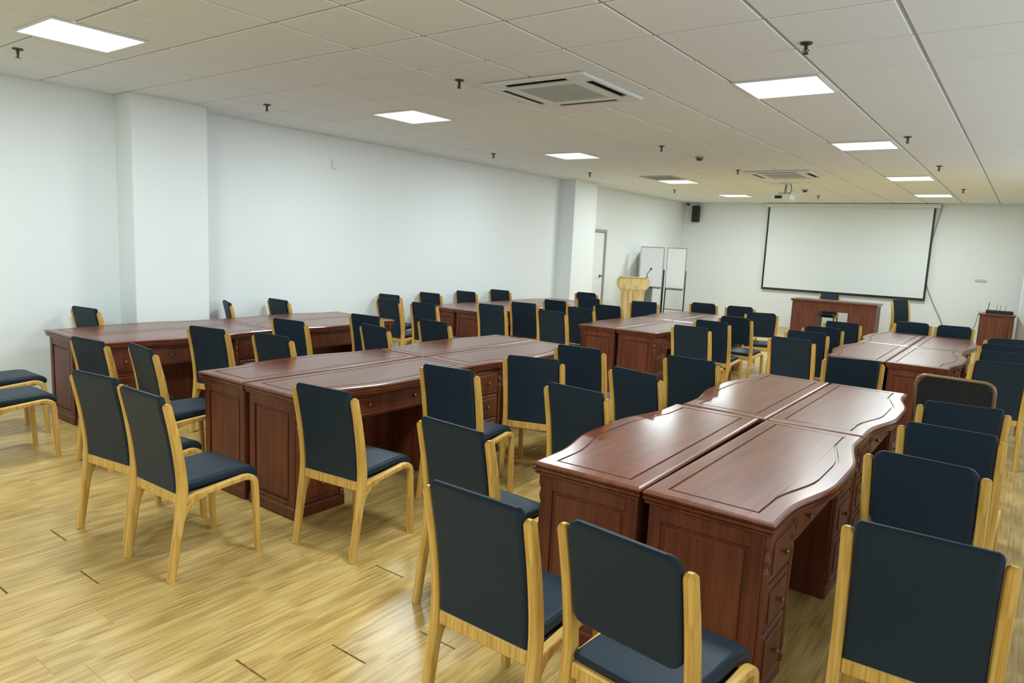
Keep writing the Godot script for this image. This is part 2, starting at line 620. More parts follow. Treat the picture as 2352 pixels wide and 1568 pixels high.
func make_desk() -> Node3D:
	var t := thing("office_desk", "", "desk")
	# moulded top with a grooved border and a flat middle panel
	var st := begin()
	var prof := [[0.752, 0.016], [0.7495, 0.006], [0.743, 0.0], [0.735, 0.001], [0.7345, 0.012], [0.729, 0.012], [0.7285, 0.003], [0.717, 0.003], [0.7165, 0.014], [0.711, 0.014], [0.7105, 0.008], [0.701, 0.010], [0.693, 0.026]]
	for i in prof.size() - 1:
		ring_strip(st, desk_outline(prof[i][1]), prof[i][0], desk_outline(prof[i + 1][1]), prof[i + 1][0], 0.3 if i < 3 else (-0.3 if i > 8 else 0.0))
	fan(st, desk_outline(0.026), 0.693, Vector3.DOWN)
	ring_strip(st, desk_outline(0.016), 0.752, desk_outline(0.072), 0.752, 1.0)
	ring_strip(st, desk_outline(0.072), 0.752, desk_outline(0.074), 0.746, 0.5)
	ring_strip(st, desk_outline(0.074), 0.746, desk_outline(0.083), 0.746, 1.0)
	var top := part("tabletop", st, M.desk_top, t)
	st = begin()
	ring_strip(st, desk_outline(0.083), 0.746, desk_outline(0.085), 0.752, 0.5)
	fan(st, desk_outline(0.085), 0.752, Vector3.UP)
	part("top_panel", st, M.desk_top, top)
	# two pedestals
	for sgn in [-1.0, 1.0]:
		st = begin()
		var za: float = 0.385
		var zb: float = 0.742
		var x0 := 0.022
		var x1 := 0.462
		box_between(st, Vector3(x0, 0.0, minf(sgn * za, sgn * zb)), Vector3(x1, 0.699, maxf(sgn * za, sgn * zb)), 0.002)
		# end frame: stiles and rails
		var f0 := 0.740
		var f1 := 0.755
		for r in [[x0, x0 + 0.05, 0.0, 0.699], [x1 - 0.05, x1, 0.0, 0.699], [x0 + 0.05, x1 - 0.05, 0.0, 0.10], [x0 + 0.05, x1 - 0.05, 0.635, 0.699]]:
			box_between(st, Vector3(r[0], r[2], minf(sgn * f0, sgn * f1)), Vector3(r[1], r[3], maxf(sgn * f0, sgn * f1)), 0.004)
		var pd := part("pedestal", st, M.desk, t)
		st = begin()
		box_between(st, Vector3(x0 + 0.066, 0.116, minf(sgn * 0.741, sgn * 0.750)), Vector3(x1 - 0.066, 0.619, maxf(sgn * 0.741, sgn * 0.750)), 0.008)
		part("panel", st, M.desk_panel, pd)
		# plinth moulding
		st = begin()
		box_between(st, Vector3(x0 - 0.004, 0.0, minf(sgn * 0.38, sgn * 0.762)), Vector3(x1 + 0.010, 0.07, maxf(sgn * 0.38, sgn * 0.762)), 0.008)
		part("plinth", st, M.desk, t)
		# carved corner posts on the sitting side
		for zc in [0.41, 0.732]:
			st = begin()
			lathe(st, Vector3(x1 + 0.004, 0.07, sgn * zc), [Vector2(0.018, 0), Vector2(0.018, 0.03), Vector2(0.012, 0.04), Vector2(0.017, 0.06), Vector2(0.014, 0.30), Vector2(0.017, 0.48), Vector2(0.011, 0.50), Vector2(0.019, 0.53), Vector2(0.012, 0.56), Vector2(0.020, 0.58), Vector2(0.020, 0.628)], 10)
			part("corner_post", st, M.desk, t)
		# drawers
		for r in [[0.085, 0.295], [0.305, 0.485], [0.495, 0.675]]:
			st = begin()
			var lo := Vector3(x1, r[0], minf(sgn * 0.435, sgn * 0.706))
			var hi := Vector3(x1 + 0.014, r[1], maxf(sgn * 0.435, sgn * 0.706))
			box_between(st, lo, hi, 0.005)
			box_between(st, lo + Vector3(0.012, 0.028, 0.028), hi + Vector3(0.006, -0.028, -0.028), 0.005)
			var dr := part("drawer", st, M.desk_panel, t)
			st = begin()
			lathe(st, Vector3(x1 + 0.018, (r[0] + r[1]) / 2, sgn * 0.5705), [Vector2(0.006, 0), Vector2(0.006, 0.010), Vector2(0.013, 0.014), Vector2(0.013, 0.020), Vector2(0.006, 0.025), Vector2(0, 0.026)], 10, Basis(Vector3.BACK, -PI / 2))
			part("knob", st, M.brass, dr)
	# kneehole: apron drawer and back panel
	st = begin()
	box_between(st, Vector3(0.08, 0.52, -0.386), Vector3(0.452, 0.699, 0.386), 0.003)
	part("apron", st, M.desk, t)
	st = begin()
	box_between(st, Vector3(0.452, 0.535, -0.375), Vector3(0.466, 0.685, 0.375), 0.005)
	box_between(st, Vector3(0.464, 0.560, -0.345), Vector3(0.471, 0.660, 0.345), 0.004)
	var cd := part("drawer", st, M.desk_panel, t)
	for z in [-0.2, 0.2]:
		st = begin()
		lathe(st, Vector3(0.471, 0.61, z), [Vector2(0.006, 0), Vector2(0.006, 0.010), Vector2(0.013, 0.014), Vector2(0.013, 0.020), Vector2(0.006, 0.025), Vector2(0, 0.026)], 10, Basis(Vector3.BACK, -PI / 2))
		part("knob", st, M.brass, cd)
	st = begin()
	box_between(st, Vector3(0.03, 0.05, -0.386), Vector3(0.05, 0.699, 0.386), 0.002)
	part("modesty_panel", st, M.desk, t)
	return t

func build_desks() -> void:
	var proto := make_desk()
	var first := true
	# seam x, start z, names
	var blocks := [
		[-1.103, -2.385, "near outer"], [-3.755, -2.385, "near middle"], [-6.20, -2.385, "near wall-side"],
		[-0.985, -7.13, "far outer"], [-3.765, -7.13, "far middle"], [-6.235, -7.13, "far wall-side"]]
	for b in blocks:
		for row in 2:
			for side in 2:
				var z: float = b[1] - 0.782 - row * 1.572
				var turn := 0.0 if side == 1 else PI
				var x: float = b[0] + (0.003 if side == 1 else -0.003)
				if b[2] == "near outer":
					if row == 0 and side == 0:
						turn += deg_to_rad(1.1)
						x -= 0.016
				if b[2] == "near middle" and row == 0 and side == 0:
					turn += deg_to_rad(0.5)
					x -= 0.01
				var label := "glossy red-brown desk, %s %s quarter of the %s block of tables" % [["camera-end", "screen-end"][row], ["pillar-wall", "open-side"][side], b[2]]
				if first:
					first = false
					proto.position = Vector3(x, 0, z)
					proto.rotation.y = turn
					proto.set_meta("label", label)
					proto.set_meta("group", "red-brown desks pushed together in blocks of four")
				else:
					duplicate_thing(proto, Vector3(x, 0, z), turn, label, "red-brown desks pushed together in blocks of four")

# ------------------------------------------------------------------ chairs
const PAD_W := 0.372
const POST_X := 0.206

func post_path() -> Array:
	# y, z, thickness: floor to top of the rear post (the chair faces -z)
	return [Vector3(0.0, 0.012, 0.034), Vector3(0.2, -0.020, 0.040), Vector3(0.40, -0.050, 0.050), Vector3(0.52, -0.047, 0.046), Vector3(0.68, -0.024, 0.042), Vector3(0.848, 0.012, 0.036)]

func post_z(y: float) -> float:
	var p := catmull(post_path(), 6)
	for i in p.size() - 1:
		if y <= p[i + 1].x:
			var f: float = (y - p[i].x) / maxf(p[i + 1].x - p[i].x, 1e-6)
			return lerpf(p[i].y, p[i + 1].y, f)
	return p[p.size() - 1].y + (y - 0.848) * 0.22

func pad_mesh(y0: float, y1: float, rc_low: float, rc_top: float, half_t: float) -> SurfaceTool:
	var st := begin()
	var secs := []
	var n := 26
	for i in n + 1:
		var s := float(i) / n
		s = 0.5 - 0.5 * cos(PI * s)
		var y := lerpf(y0, y1, s)
		var z := post_z(y) + 0.004
		var zz := post_z(y + 0.01) - post_z(y - 0.01)
		var tng := Vector3(0, 0.02, zz).normalized()
		var v := Vector3.RIGHT.cross(tng).normalized()
		var a := PAD_W / 2
		var low := y - y0
		var high := y1 - y
		if low < rc_low:
			a -= rc_low * (1.0 - sqrt(maxf(0.0, 1.0 - pow(1.0 - low / rc_low, 2))))
		if high < rc_top:
			a -= rc_top * (1.0 - sqrt(maxf(0.0, 1.0 - pow(1.0 - high / rc_top, 2))))
		var b := half_t
		if low < half_t:
			b *= sqrt(maxf(0.02, 1.0 - pow(1.0 - low / half_t, 2)))
		if high < half_t:
			b *= sqrt(maxf(0.02, 1.0 - pow(1.0 - high / half_t, 2)))
		secs.append({"c": Vector3(0, y, z), "u": Vector3.RIGHT, "v": v, "a": a, "b": b, "r": b * 0.95})
	skin(st, secs, 4)
	return st

func make_chair(short_back: bool) -> Node3D:
	var t := thing("conference_chair", "", "chair")
	var z_off := Vector3(0, 0, 0.20)
	var st: SurfaceTool
	for s in [-1.0, 1.0]:
		st = begin()
		side_bar(st, s * POST_X, post_path(), 0.037, 0.011, 5, true)
		part("leg", st, M.beech, t).position = z_off
		st = begin()
		# bent side rail running into the front leg
		side_bar(st, s * POST_X, [Vector3(0.372, -0.045, 0.040), Vector3(0.392, -0.10, 0.034), Vector3(0.405, -0.20, 0.031), Vector3(0.416, -0.33, 0.031), Vector3(0.419, -0.385, 0.031), Vector3(0.405, -0.424, 0.031), Vector3(0.365, -0.441, 0.031), Vector3(0.20, -0.448, 0.031), Vector3(0.0, -0.458, 0.028)], 0.036, 0.009, 5)
		# curved brace under the rail
		side_bar(st, s * POST_X, [Vector3(0.385, -0.165, 0.010), Vector3(0.372, -0.105, 0.020), Vector3(0.33, -0.063, 0.022), Vector3(0.25, -0.036, 0.014)], 0.034, 0.006, 4)
		part("side_frame", st, M.beech, t).position = z_off
	st = begin()
	add_box(st, Vector3(0, 0.388, -0.046), Vector3(2 * POST_X - 0.036, 0.052, 0.024), 0.006)
	part("rear_rail", st, M.beech, t).position = z_off
	# seat cushion
	st = begin()
	var secs := []
	var path := catmull([Vector3(0.433, -0.045, 0), Vector3(0.436, -0.12, 0), Vector3(0.440, -0.25, 0), Vector3(0.443, -0.37, 0), Vector3(0.434, -0.435, 0), Vector3(0.405, -0.467, 0)], 5)
	for i in path.size():
		var p: Vector3 = path[i]
		var q: Vector3 = path[min(i + 1, path.size() - 1)]
		var o: Vector3 = path[max(i - 1, 0)]
		var tg := Vector3(0, q.x - o.x, q.y - o.y).normalized()
		var e := 1.0
		if i < 3:
			e = [0.45, 0.8, 0.95][i]
		if i > path.size() - 4:
			e = [0.95, 0.8, 0.35][i - (path.size() - 3)]
		secs.append({"c": Vector3(0, p.x, p.y), "u": Vector3.RIGHT, "v": Vector3.RIGHT.cross(tg).normalized(), "a": 0.184, "b": 0.026 * e, "r": 0.022 * e})
	skin(st, secs, 4)
	part("seat", st, M.leather, t).position = z_off
	st = begin()
	box_between(st, Vector3(-0.186, 0.392, -0.40), Vector3(0.186, 0.412, -0.07), 0.004)
	part("seat_board", st, M.dark_plastic, t).position = z_off
	if short_back:
		st = pad_mesh(0.555, 0.893, 0.05, 0.045, 0.020)
	else:
		st = pad_mesh(0.412, 0.893, 0.006, 0.018, 0.020)
	part("backrest", st, M.leather, t).position = z_off
	return t

func build_chairs() -> void:
	var full := make_chair(false)
	var low := make_chair(true)
	var used := [false, false]
	# pad x, pad z, turn of the right-hand axis in degrees, short back, label place
	var spots := []
	var ords := ["first", "second", "third", "fourth"]
	var runs := {
		"pillar-wall side of the near wall-side": [[-7.02, -2.86, -8, 0], [-7.02, -4.30, 22, 0], [-7.03, -4.95, 2, 0]],
		"open side of the near wall-side": [[-5.06, -2.08, -6, 0], [-5.20, -3.01, -12, 0], [-5.31, -3.85, -8, 0], [-5.27, -4.72, -5, 0]],
		"pillar-wall side of the near middle": [[-4.57, -2.20, 6, 0], [-4.59, -3.18, -6, 0], [-4.59, -4.22, 8, 0], [-4.56, -4.95, 3, 0]],
		"open side of the near middle": [[-2.83, -2.27, -6, 0], [-2.81, -3.20, -6, 0], [-2.70, -3.95, -18, 0], [-2.76, -4.67, -4, 0]],
		"pillar-wall side of the near outer": [[-1.895, -2.21, 4, 0], [-1.945, -3.29, 5, 0], [-1.965, -4.05, 14, 0], [-1.93, -4.88, 3, 0]],
		"open side of the near outer": [[-0.15, -2.27, -2, 0], [-0.25, -3.17, 4, 1], [-0.22, -3.87, 2, 0], [-0.22, -4.58, -10, 0]],
		"pillar-wall side of the far wall-side": [[-7.07, -6.75, -3, 0], [-7.07, -7.56, -3, 0], [-7.07, -8.38, -1, 0], [-7.07, -9.25, -2, 0]],
		"open side of the far wall-side": [[-5.42, -6.93, -5, 0], [-5.39, -7.59, -5, 0], [-5.40, -8.38, 3, 0], [-5.42, -9.35, -2, 0]],
		"pillar-wall side of the far middle": [[-4.53, -6.96, 2, 0], [-4.59, -7.72, 4, 0], [-4.59, -8.45, -3, 0], [-4.64, -9.65, -22, 0]],
		"open side of the far middle": [[-2.80, -6.99, 2, 0], [-2.88, -7.80, 2, 0], [-2.88, -8.59, 4, 1], [-2.88, -9.62, -24, 1]],
		"pillar-wall side of the far outer": [[-1.77, -6.94, 3, 0], [-1.83, -7.74, -5, 0], [-1.83, -8.44, -8, 1], [-1.81, -9.37, -2, 0]],
		"open side of the far outer": [[-0.12, -6.91, -18, 0], [-0.12, -7.76, -16, 0], [-0.14, -8.47, -14, 0], [-0.13, -9.22, -20, 1]]}
	for key in runs:
		var i := 0
		for c in runs[key]:
			var n: int = runs[key].size()
			var word: String = ords[i]
			spots.append([c, "navy padded chair, %s from camera on the %s block" % [word, key]])
			i += 1
	spots.append([[-5.63, -1.53, 0, 0], "navy padded chair cut by the picture edge, at the wall-side block's near end"])
	spots.append([[-6.33, -1.72, 0, 0], "navy padded chair by the wall, mostly outside the picture edge"])
	spots.append([[-3.84, -1.61, -8, 0], "navy padded chair behind its twin, before the near middle block"])
	spots.append([[-3.30, -1.59, -1, 0], "navy padded chair standing free before the near middle block, seat fully visible"])
	spots.append([[-1.30, -1.64, 1, 0], "tall-backed navy chair in front, at the near outer block's gap"])
	spots.append([[-0.80, -1.66, 7, 1], "front chair with a short rounded navy back and open gap over the seat"])
	spots.append([[-6.46, -6.15, 1, 0], "navy chair at the near end of the far wall-side block, by the wall"])
	spots.append([[-5.94, -6.25, -3, 0], "navy chair at the near end of the far wall-side block, away from the wall"])
	spots.append([[-6.10, -10.42, -5, 1], "navy chair at the screen end of the far wall-side block"])
	spots.append([[-4.02, -10.45, -6, 1], "navy chair at the screen end of the far middle block, nearer the lectern"])
	spots.append([[-3.45, -10.45, -10, 1], "navy chair at the screen end of the far middle block, nearer the screen desk"])
	spots.append([[-1.05, -5.99, -14, 0], "navy chair alone between the near outer and far outer blocks"])
	spots.append([[-1.17, -10.40, -10, 1], "navy chair behind the far outer block, nearer the screen desk"])
	spots.append([[-0.71, -10.42, -10, 1], "navy chair behind the far outer block, nearer the equipment cabinet"])
	spots.append([[-3.55, -16.68, 178, 0], "navy chair behind the presenter desk under the screen"])
	spots.append([[-2.10, -16.30, 128, 0], "navy chair turned sideways at the end of the presenter desk"])
	for s in spots:
		var c: Array = s[0]
		var a := deg_to_rad(float(c[2]))
		var kind: int = c[3]
		# the thing's base lies under the middle of the seat, 0.2 m ahead of the top of the back
		var at := Vector3(c[0], 0, c[1]) + Vector3(sin(a), 0, -cos(a)) * 0.20
		var src: Node3D = low if kind == 1 else full
		if not used[kind]:
			used[kind] = true
			src.position = at
			src.rotation.y = -a
			src.set_meta("label", s[1])
			src.set_meta("group", "navy padded wooden conference chairs")
		else:
			duplicate_thing(src, at, -a, s[1], "navy padded wooden conference chairs")
	mesh_chair()

func mesh_chair() -> void:
	var t := thing("mesh_chair", "dark mesh-back chair with a bronze tube frame at the near outer block's far end", "chair", Vector3(-0.30, 0, -5.66), deg_to_rad(-6))
	var st := begin()
	var w := 0.225
	# one tube: sled base, front uprights, back loop
	var pts := []
	var side := [Vector3(-w, 0.014, 0.22), Vector3(-w, 0.012, -0.22), Vector3(-w, 0.04, -0.245), Vector3(-w, 0.40, -0.235), Vector3(-w, 0.43, -0.21), Vector3(-w, 0.44, 0.14), Vector3(-w, 0.48, 0.19), Vector3(-w, 0.83, 0.235)]
	pts.append_array(side)
	for k in 6:
		var an := PI - PI / 2 * k / 5.0
		pts.append(Vector3(-w + 0.06 + 0.06 * cos(an), 0.85 + 0.06 * sin(an), 0.237))
	var m := pts.duplicate()
	m.reverse()
	for q in m:
		pts.append(Vector3(-q.x, q.y, q.z))
	tube(st, pts, 0.0125, 8)
	part("tube_frame", st, M.brown_tube, t)
	st = begin()
	skin(st, [{"c": Vector3(0, 0.50, 0.195), "u": Vector3.RIGHT, "v": Vector3.BACK, "a": w - 0.012, "b": 0.004, "r": 0.003}, {"c": Vector3(0, 0.85, 0.237), "u": Vector3.RIGHT, "v": Vector3.BACK, "a": w - 0.012, "b": 0.004, "r": 0.003}, {"c": Vector3(0, 0.898, 0.24), "u": Vector3.RIGHT, "v": Vector3.BACK, "a": w - 0.055, "b": 0.004, "r": 0.003}], 2)
	part("backrest", st, M.mesh_fabric, t)
	st = begin()
	add_box(st, Vector3(0, 0.455, -0.03), Vector3(2 * w - 0.03, 0.05, 0.42), 0.018)
	part("seat", st, M.leather, t)

# ------------------------------------------------------------------ the screen end of the room
func build_front() -> void:
	# projection screen
	var t := thing("projection_screen", "large white projection screen with a black border on the end wall", "screen", Vector3(-3.485, 0.88, FAR_Z + 0.01))
	var st := begin()
	box_between(st, Vector3(-1.80, 1.925, 0.0), Vector3(1.80, 2.012, 0.11), 0.012)
	part("housing", st, M.white_plastic, t)
	st = begin()
	box_between(st, Vector3(-1.685, 0.02, 0.055), Vector3(1.685, 1.93, 0.058), 0.0)
	part("screen_cloth", st, M.screen, t)
	st = begin()
	box_between(st, Vector3(-1.72, 0.02, 0.054), Vector3(-1.68, 1.93, 0.0605), 0.0)
	box_between(st, Vector3(1.68, 0.02, 0.054), Vector3(1.72, 1.93, 0.0605), 0.0)
	box_between(st, Vector3(-1.68, 0.0, 0.054), Vector3(1.68, 0.035, 0.0605), 0.0)
	part("border", st, M.dark_plastic, t)
	st = begin()
	tube(st, [Vector3(-1.72, 0.0, 0.057), Vector3(1.72, 0.0, 0.057)], 0.014)
	part("bottom_bar", st, M.black_metal, t)
	# cable of the screen
	st = begin()
	tube(st, catmull([Vector3(-1.66, 2.86, FAR_Z + 0.03), Vector3(-1.72, 2.5, FAR_Z + 0.02), Vector3(-1.79, 1.95, FAR_Z + 0.02), Vector3(-1.79, 1.3, FAR_Z + 0.02), Vector3(-1.62, 0.85, FAR_Z + 0.025), Vector3(-1.42, 0.45, FAR_Z + 0.03), Vector3(-1.30, 0.10, FAR_Z + 0.03), Vector3(-1.1, 0.012, FAR_Z + 0.25), Vector3(-0.80, 0.012, FAR_Z + 0.35)], 6), 0.010, 6)
	single("screen_cable", st, M.grey_plastic, "grey cable hanging beside the projection screen down to the floor", "cable")
	# presenter desk
	t = thing("presenter_desk", "brown presenter desk with an open kneehole under the screen", "desk", Vector3(-3.235, 0, -15.85))
	st = begin()
	box_between(st, Vector3(-0.84, 0.745, -0.30), Vector3(0.84, 0.79, 0.30), 0.010)
	part("tabletop", st, M.desk_top, t)
	for s in [-1.0, 1.0]:
		st = begin()
		box_between(st, Vector3(minf(s * 0.30, s * 0.81), 0.0, -0.27), Vector3(maxf(s * 0.30, s * 0.81), 0.745, 0.27), 0.003)
		var pd := part("pedestal", st, M.desk, t)
		st = begin()
		box_between(st, Vector3(minf(s * 0.35, s * 0.76), 0.08, 0.268), Vector3(maxf(s * 0.35, s * 0.76), 0.60, 0.278), 0.006)
		part("panel", st, M.desk_panel, pd)
	st = begin()
	box_between(st, Vector3(-0.30, 0.57, 0.0), Vector3(0.30, 0.745, 0.268), 0.003)
	part("apron", st, M.desk, t)
	# equipment cabinet with a wireless receiver
	t = thing("equipment_cabinet", "small brown cabinet with a pale top in the far corner", "cabinet", Vector3(-0.44, 0, -16.25))
	st = begin()
	box_between(st, Vector3(-0.27, 0.05, -0.30), Vector3(0.27, 0.735, 0.28), 0.004)
	box_between(st, Vector3(-0.25, 0.0, -0.28), Vector3(0.25, 0.05, 0.26), 0.0)
	part("body", st, M.desk, t)
	st = begin()
	box_between(st, Vector3(-0.29, 0.735, -0.32), Vector3(0.29, 0.765, 0.30), 0.006)
	part("top", st, M.desk_top, t)
	st = begin()
	box_between(st, Vector3(-0.20, 0.10, 0.28), Vector3(0.20, 0.69, 0.296), 0.006)
	var dr := part("door", st, M.desk_panel, t)
	st = begin()
	tube(st, [Vector3(0.16, 0.36, 0.305), Vector3(0.16, 0.46, 0.305)], 0.007)
	part("handle", st, M.brass, dr)
	t = thing("wireless_receiver", "black receiver box with thin antennas on the small brown cabinet", "receiver", Vector3(-0.42, 0.765, -16.42))
	st = begin()
	box_between(st, Vector3(-0.22, 0.0, -0.11), Vector3(0.22, 0.055, 0.11), 0.005)
	part("body", st, M.dark_plastic, t)
	for x in [-0.19, -0.06, 0.0, 0.08]:
		st = begin()
		tube(st, [Vector3(x, 0.04, 0.0), Vector3(x + 0.012, 0.20 if x < -0.1 else 0.16, 0.0)], 0.007 if x < -0.1 else 0.004, 6)
		part("antenna", st, M.black_metal, t)
	st = begin()
	tube(st, catmull([Vector3(-0.745, 0.78, -16.40), Vector3(-0.76, 0.70, -16.37), Vector3(-0.80, 0.45, -16.35), Vector3(-0.95, 0.15, -16.45), Vector3(-1.25, 0.01, -16.6)], 6), 0.009, 6)
	single("receiver_cable", st, M.grey_plastic, "grey cable from the black receiver down to the floor", "cable")
	# standing air conditioner at the picture edge
	t = thing("standing_air_conditioner", "tall white standing air conditioner in the far corner, cut by the edge", "air conditioner", Vector3(0.12, 0, -16.75))
	st = begin()
	box_between(st, Vector3(-0.25, 0.0, -0.22), Vector3(0.25, 1.86, 0.18), 0.03)
	part("body", st, M.white_plastic, t)
	for k in 8:
		st = begin()
		box_between(st, Vector3(-0.21, 1.50 + k * 0.035, 0.176), Vector3(0.21, 1.515 + k * 0.035, 0.19), 0.003)
		part("louver", st, M.grey_plastic, t)
	st = begin()
	box_between(st, Vector3(-0.21, 1.34, 0.176), Vector3(0.21, 1.40, 0.184), 0.003)
	part("display", st, M.slot, t)
	# socket plate on the end wall
	st = begin()
	box_between(st, Vector3(-0.93, 1.33, FAR_Z), Vector3(-0.73, 1.385, FAR_Z + 0.012), 0.003)
	single("wall_plate", st, plain(Color(0.74, 0.755, 0.74), 0.5), "small pale plate on the end wall above the brown cabinet", "wall plate")
	# loudspeaker
	t = thing("wall_speaker", "narrow black loudspeaker high in the corner of the end wall", "speaker", Vector3(-6.97, 2.42, FAR_Z + 0.13), deg_to_rad(8))
	st = begin()
	box_between(st, Vector3(-0.085, 0.0, -0.09), Vector3(0.085, 0.40, 0.09), 0.008)
	part("cabinet", st, M.dark_plastic, t)
	st = begin()
	box_between(st, Vector3(-0.075, 0.012, 0.088), Vector3(0.075, 0.388, 0.098), 0.004)
	part("grille", st, M.black_metal, t)
	st = begin()
	box_between(st, Vector3(-0.02, 0.16, -0.13), Vector3(0.02, 0.24, -0.085), 0.0)
	part("bracket", st, M.black_metal, t)
	# dome camera in the corner
	t = thing("dome_camera", "tiny dark dome camera under the ceiling in the far corner", "camera", Vector3(-7.17, CEIL - 0.002, -17.02))
	st = begin()
	lathe(st, Vector3.ZERO, [Vector2(0.0, 0.0), Vector2(0.055, 0.0), Vector2(0.055, -0.03), Vector2(0.045, -0.035)], 14)
	part("base", st, M.grey_plastic, t)
	st = begin()
	lathe(st, Vector3(0, -0.035, 0), [Vector2(0.045, 0.0), Vector2(0.040, -0.025), Vector2(0.022, -0.042), Vector2(0, -0.047)], 14)
	part("dome", st, M.dark_plastic, t)
	# whiteboards on black stands
	whiteboard(Vector3(-6.765, 0, -14.30), 0.55, 0.0, "white writing board on black legs beside the lectern", true)
	whiteboard(Vector3(-6.20, 0, -14.32), 0.43, 0.0, "narrow white writing board on thin black legs, farther from the lectern", false)
	# grey board leaning on the wall behind
	st = begin()
	add_box(st, Vector3(0, 0.62, 0), Vector3(0.03, 1.24, 0.62), 0.006)
	var gb := single("grey_board", st, M.grey_plastic, "grey panel leaning on the wall behind the lectern", "panel", "", Vector3(-7.20, 0.42, -14.35))
	gb.rotation = Vector3(0, deg_to_rad(55), 0)
	gb.position = Vector3(-7.03, 0.40, -14.62)
	lectern()

func whiteboard(at: Vector3, w: float, turn: float, label: String, thick: bool) -> void:
	var t := thing("whiteboard", label, "whiteboard", at, turn, "white boards beside the lectern")
	var st := begin()
	box_between(st, Vector3(-w / 2, 0.86, -0.009), Vector3(w / 2, 1.72, 0.009), 0.0)
	part("board", st, M.board, t)
	st = begin()
	for y in [0.855, 1.72]:
		box_between(st, Vector3(-w / 2 - 0.008, y, -0.014), Vector3(w / 2 + 0.008, y + 0.018, 0.014), 0.004)
	for s in [-1.0, 1.0]:
		box_between(st, Vector3(s * w / 2 - 0.009, 0.87, -0.014), Vector3(s * w / 2 + 0.009, 1.722, 0.014), 0.004)
	part("frame", st, M.steel, t)
	for s in [-1.0, 1.0]:
		st = begin()
		var r := 0.024 if thick and s > 0 else 0.014
		tube(st, [Vector3(s * (w / 2 + 0.012), 0.02, -0.02), Vector3(s * (w / 2 + 0.004), 1.25, -0.03)], r, 8)
		part("leg", st, M.black_metal, t)
		st = begin()
		tube(st, [Vector3(s * (w / 2 + 0.012), 0.02, -0.28), Vector3(s * (w / 2 + 0.012), 0.02, 0.28)], 0.016, 8)
		part("foot", st, M.black_metal, t)
	st = begin()
	tube(st, [Vector3(-w / 2, 0.40, -0.02), Vector3(w / 2, 0.40, -0.02)], 0.008, 6)
	part("crossbar", st, M.black_metal, t)
	st = begin()
	box_between(st, Vector3(-w / 2 + 0.02, 0.835, 0.0), Vector3(w / 2 - 0.02, 0.85, 0.07), 0.003)
	part("pen_tray", st, M.black_metal, t)

func lectern() -> void:
	var t := thing("lectern", "light golden wooden lectern with a flared head near the far pillar", "lectern", Vector3(-6.50, 0, -12.95), deg_to_rad(12))
	# body: waisted front between two side panels, audience side +z
	var st := begin()
	var secs := []
	for r in [[0.0, 0.27, 0.20], [0.06, 0.27, 0.20], [0.07, 0.23, 0.17], [0.5, 0.20, 0.15], [0.80, 0.21, 0.16], [0.88, 0.25, 0.20]]:
		secs.append({"c": Vector3(0, r[0], 0), "u": Vector3.RIGHT, "v": Vector3.BACK, "a": r[1], "b": r[2], "r": 0.02})
	skin(st, secs, 2)
	part("body", st, M.lectern, t)
	for x in [-0.11, 0.0, 0.11]:
		st = begin()
		skin(st, [{"c": Vector3(x * 1.05, 0.08, 0.165), "u": Vector3.RIGHT, "v": Vector3.BACK, "a": 0.042, "b": 0.012, "r": 0.008}, {"c": Vector3(x, 0.5, 0.148), "u": Vector3.RIGHT, "v": Vector3.BACK, "a": 0.040, "b": 0.012, "r": 0.008}, {"c": Vector3(x * 1.02, 0.86, 0.180), "u": Vector3.RIGHT, "v": Vector3.BACK, "a": 0.042, "b": 0.012, "r": 0.008}], 2)
		part("front_slat", st, M.lectern, t)
	st = begin()
	secs = []
	for r in [[0.86, 0.24, 0.19, 0.0], [0.89, 0.28, 0.215, 0.005], [0.98, 0.305, 0.225, 0.01], [1.06, 0.30, 0.22, 0.01], [1.085, 0.27, 0.19, 0.0]]:
		secs.append({"c": Vector3(0, r[0], r[3]), "u": Vector3.RIGHT, "v": Vector3.BACK, "a": r[1], "b": r[2], "r": 0.07})
	skin(st, secs, 5)
	part("head", st, M.lectern, t)
	st = begin()
	add_box(st, Vector3(0, 1.065, -0.10), Vector3(0.56, 0.025, 0.38), 0.006, Basis(Vector3.RIGHT, deg_to_rad(-12)))
	part("reading_top", st, M.lectern, t)
	var mt := thing("gooseneck_microphone", "small black gooseneck microphone on the golden lectern", "microphone", Vector3(-6.26, 1.105, -13.05), 0.0)
	st = begin()
	lathe(st, Vector3.ZERO, [Vector2(0, 0.0), Vector2(0.03, 0.0), Vector2(0.03, 0.012), Vector2(0.01, 0.018), Vector2(0, 0.018)], 12)
	part("base", st, M.black_metal, mt)
	st = begin()
	tube(st, catmull([Vector3(0, 0.01, 0), Vector3(0.0, 0.07, 0), Vector3(0.03, 0.13, -0.02), Vector3(0.05, 0.17, -0.04)], 5), 0.007, 6)
	part("neck", st, M.black_metal, mt)
	st = begin()
	tube(st, [Vector3(0.046, 0.155, -0.035), Vector3(0.066, 0.20, -0.055)], 0.016, 8)
	part("capsule", st, M.dark_plastic, mt)

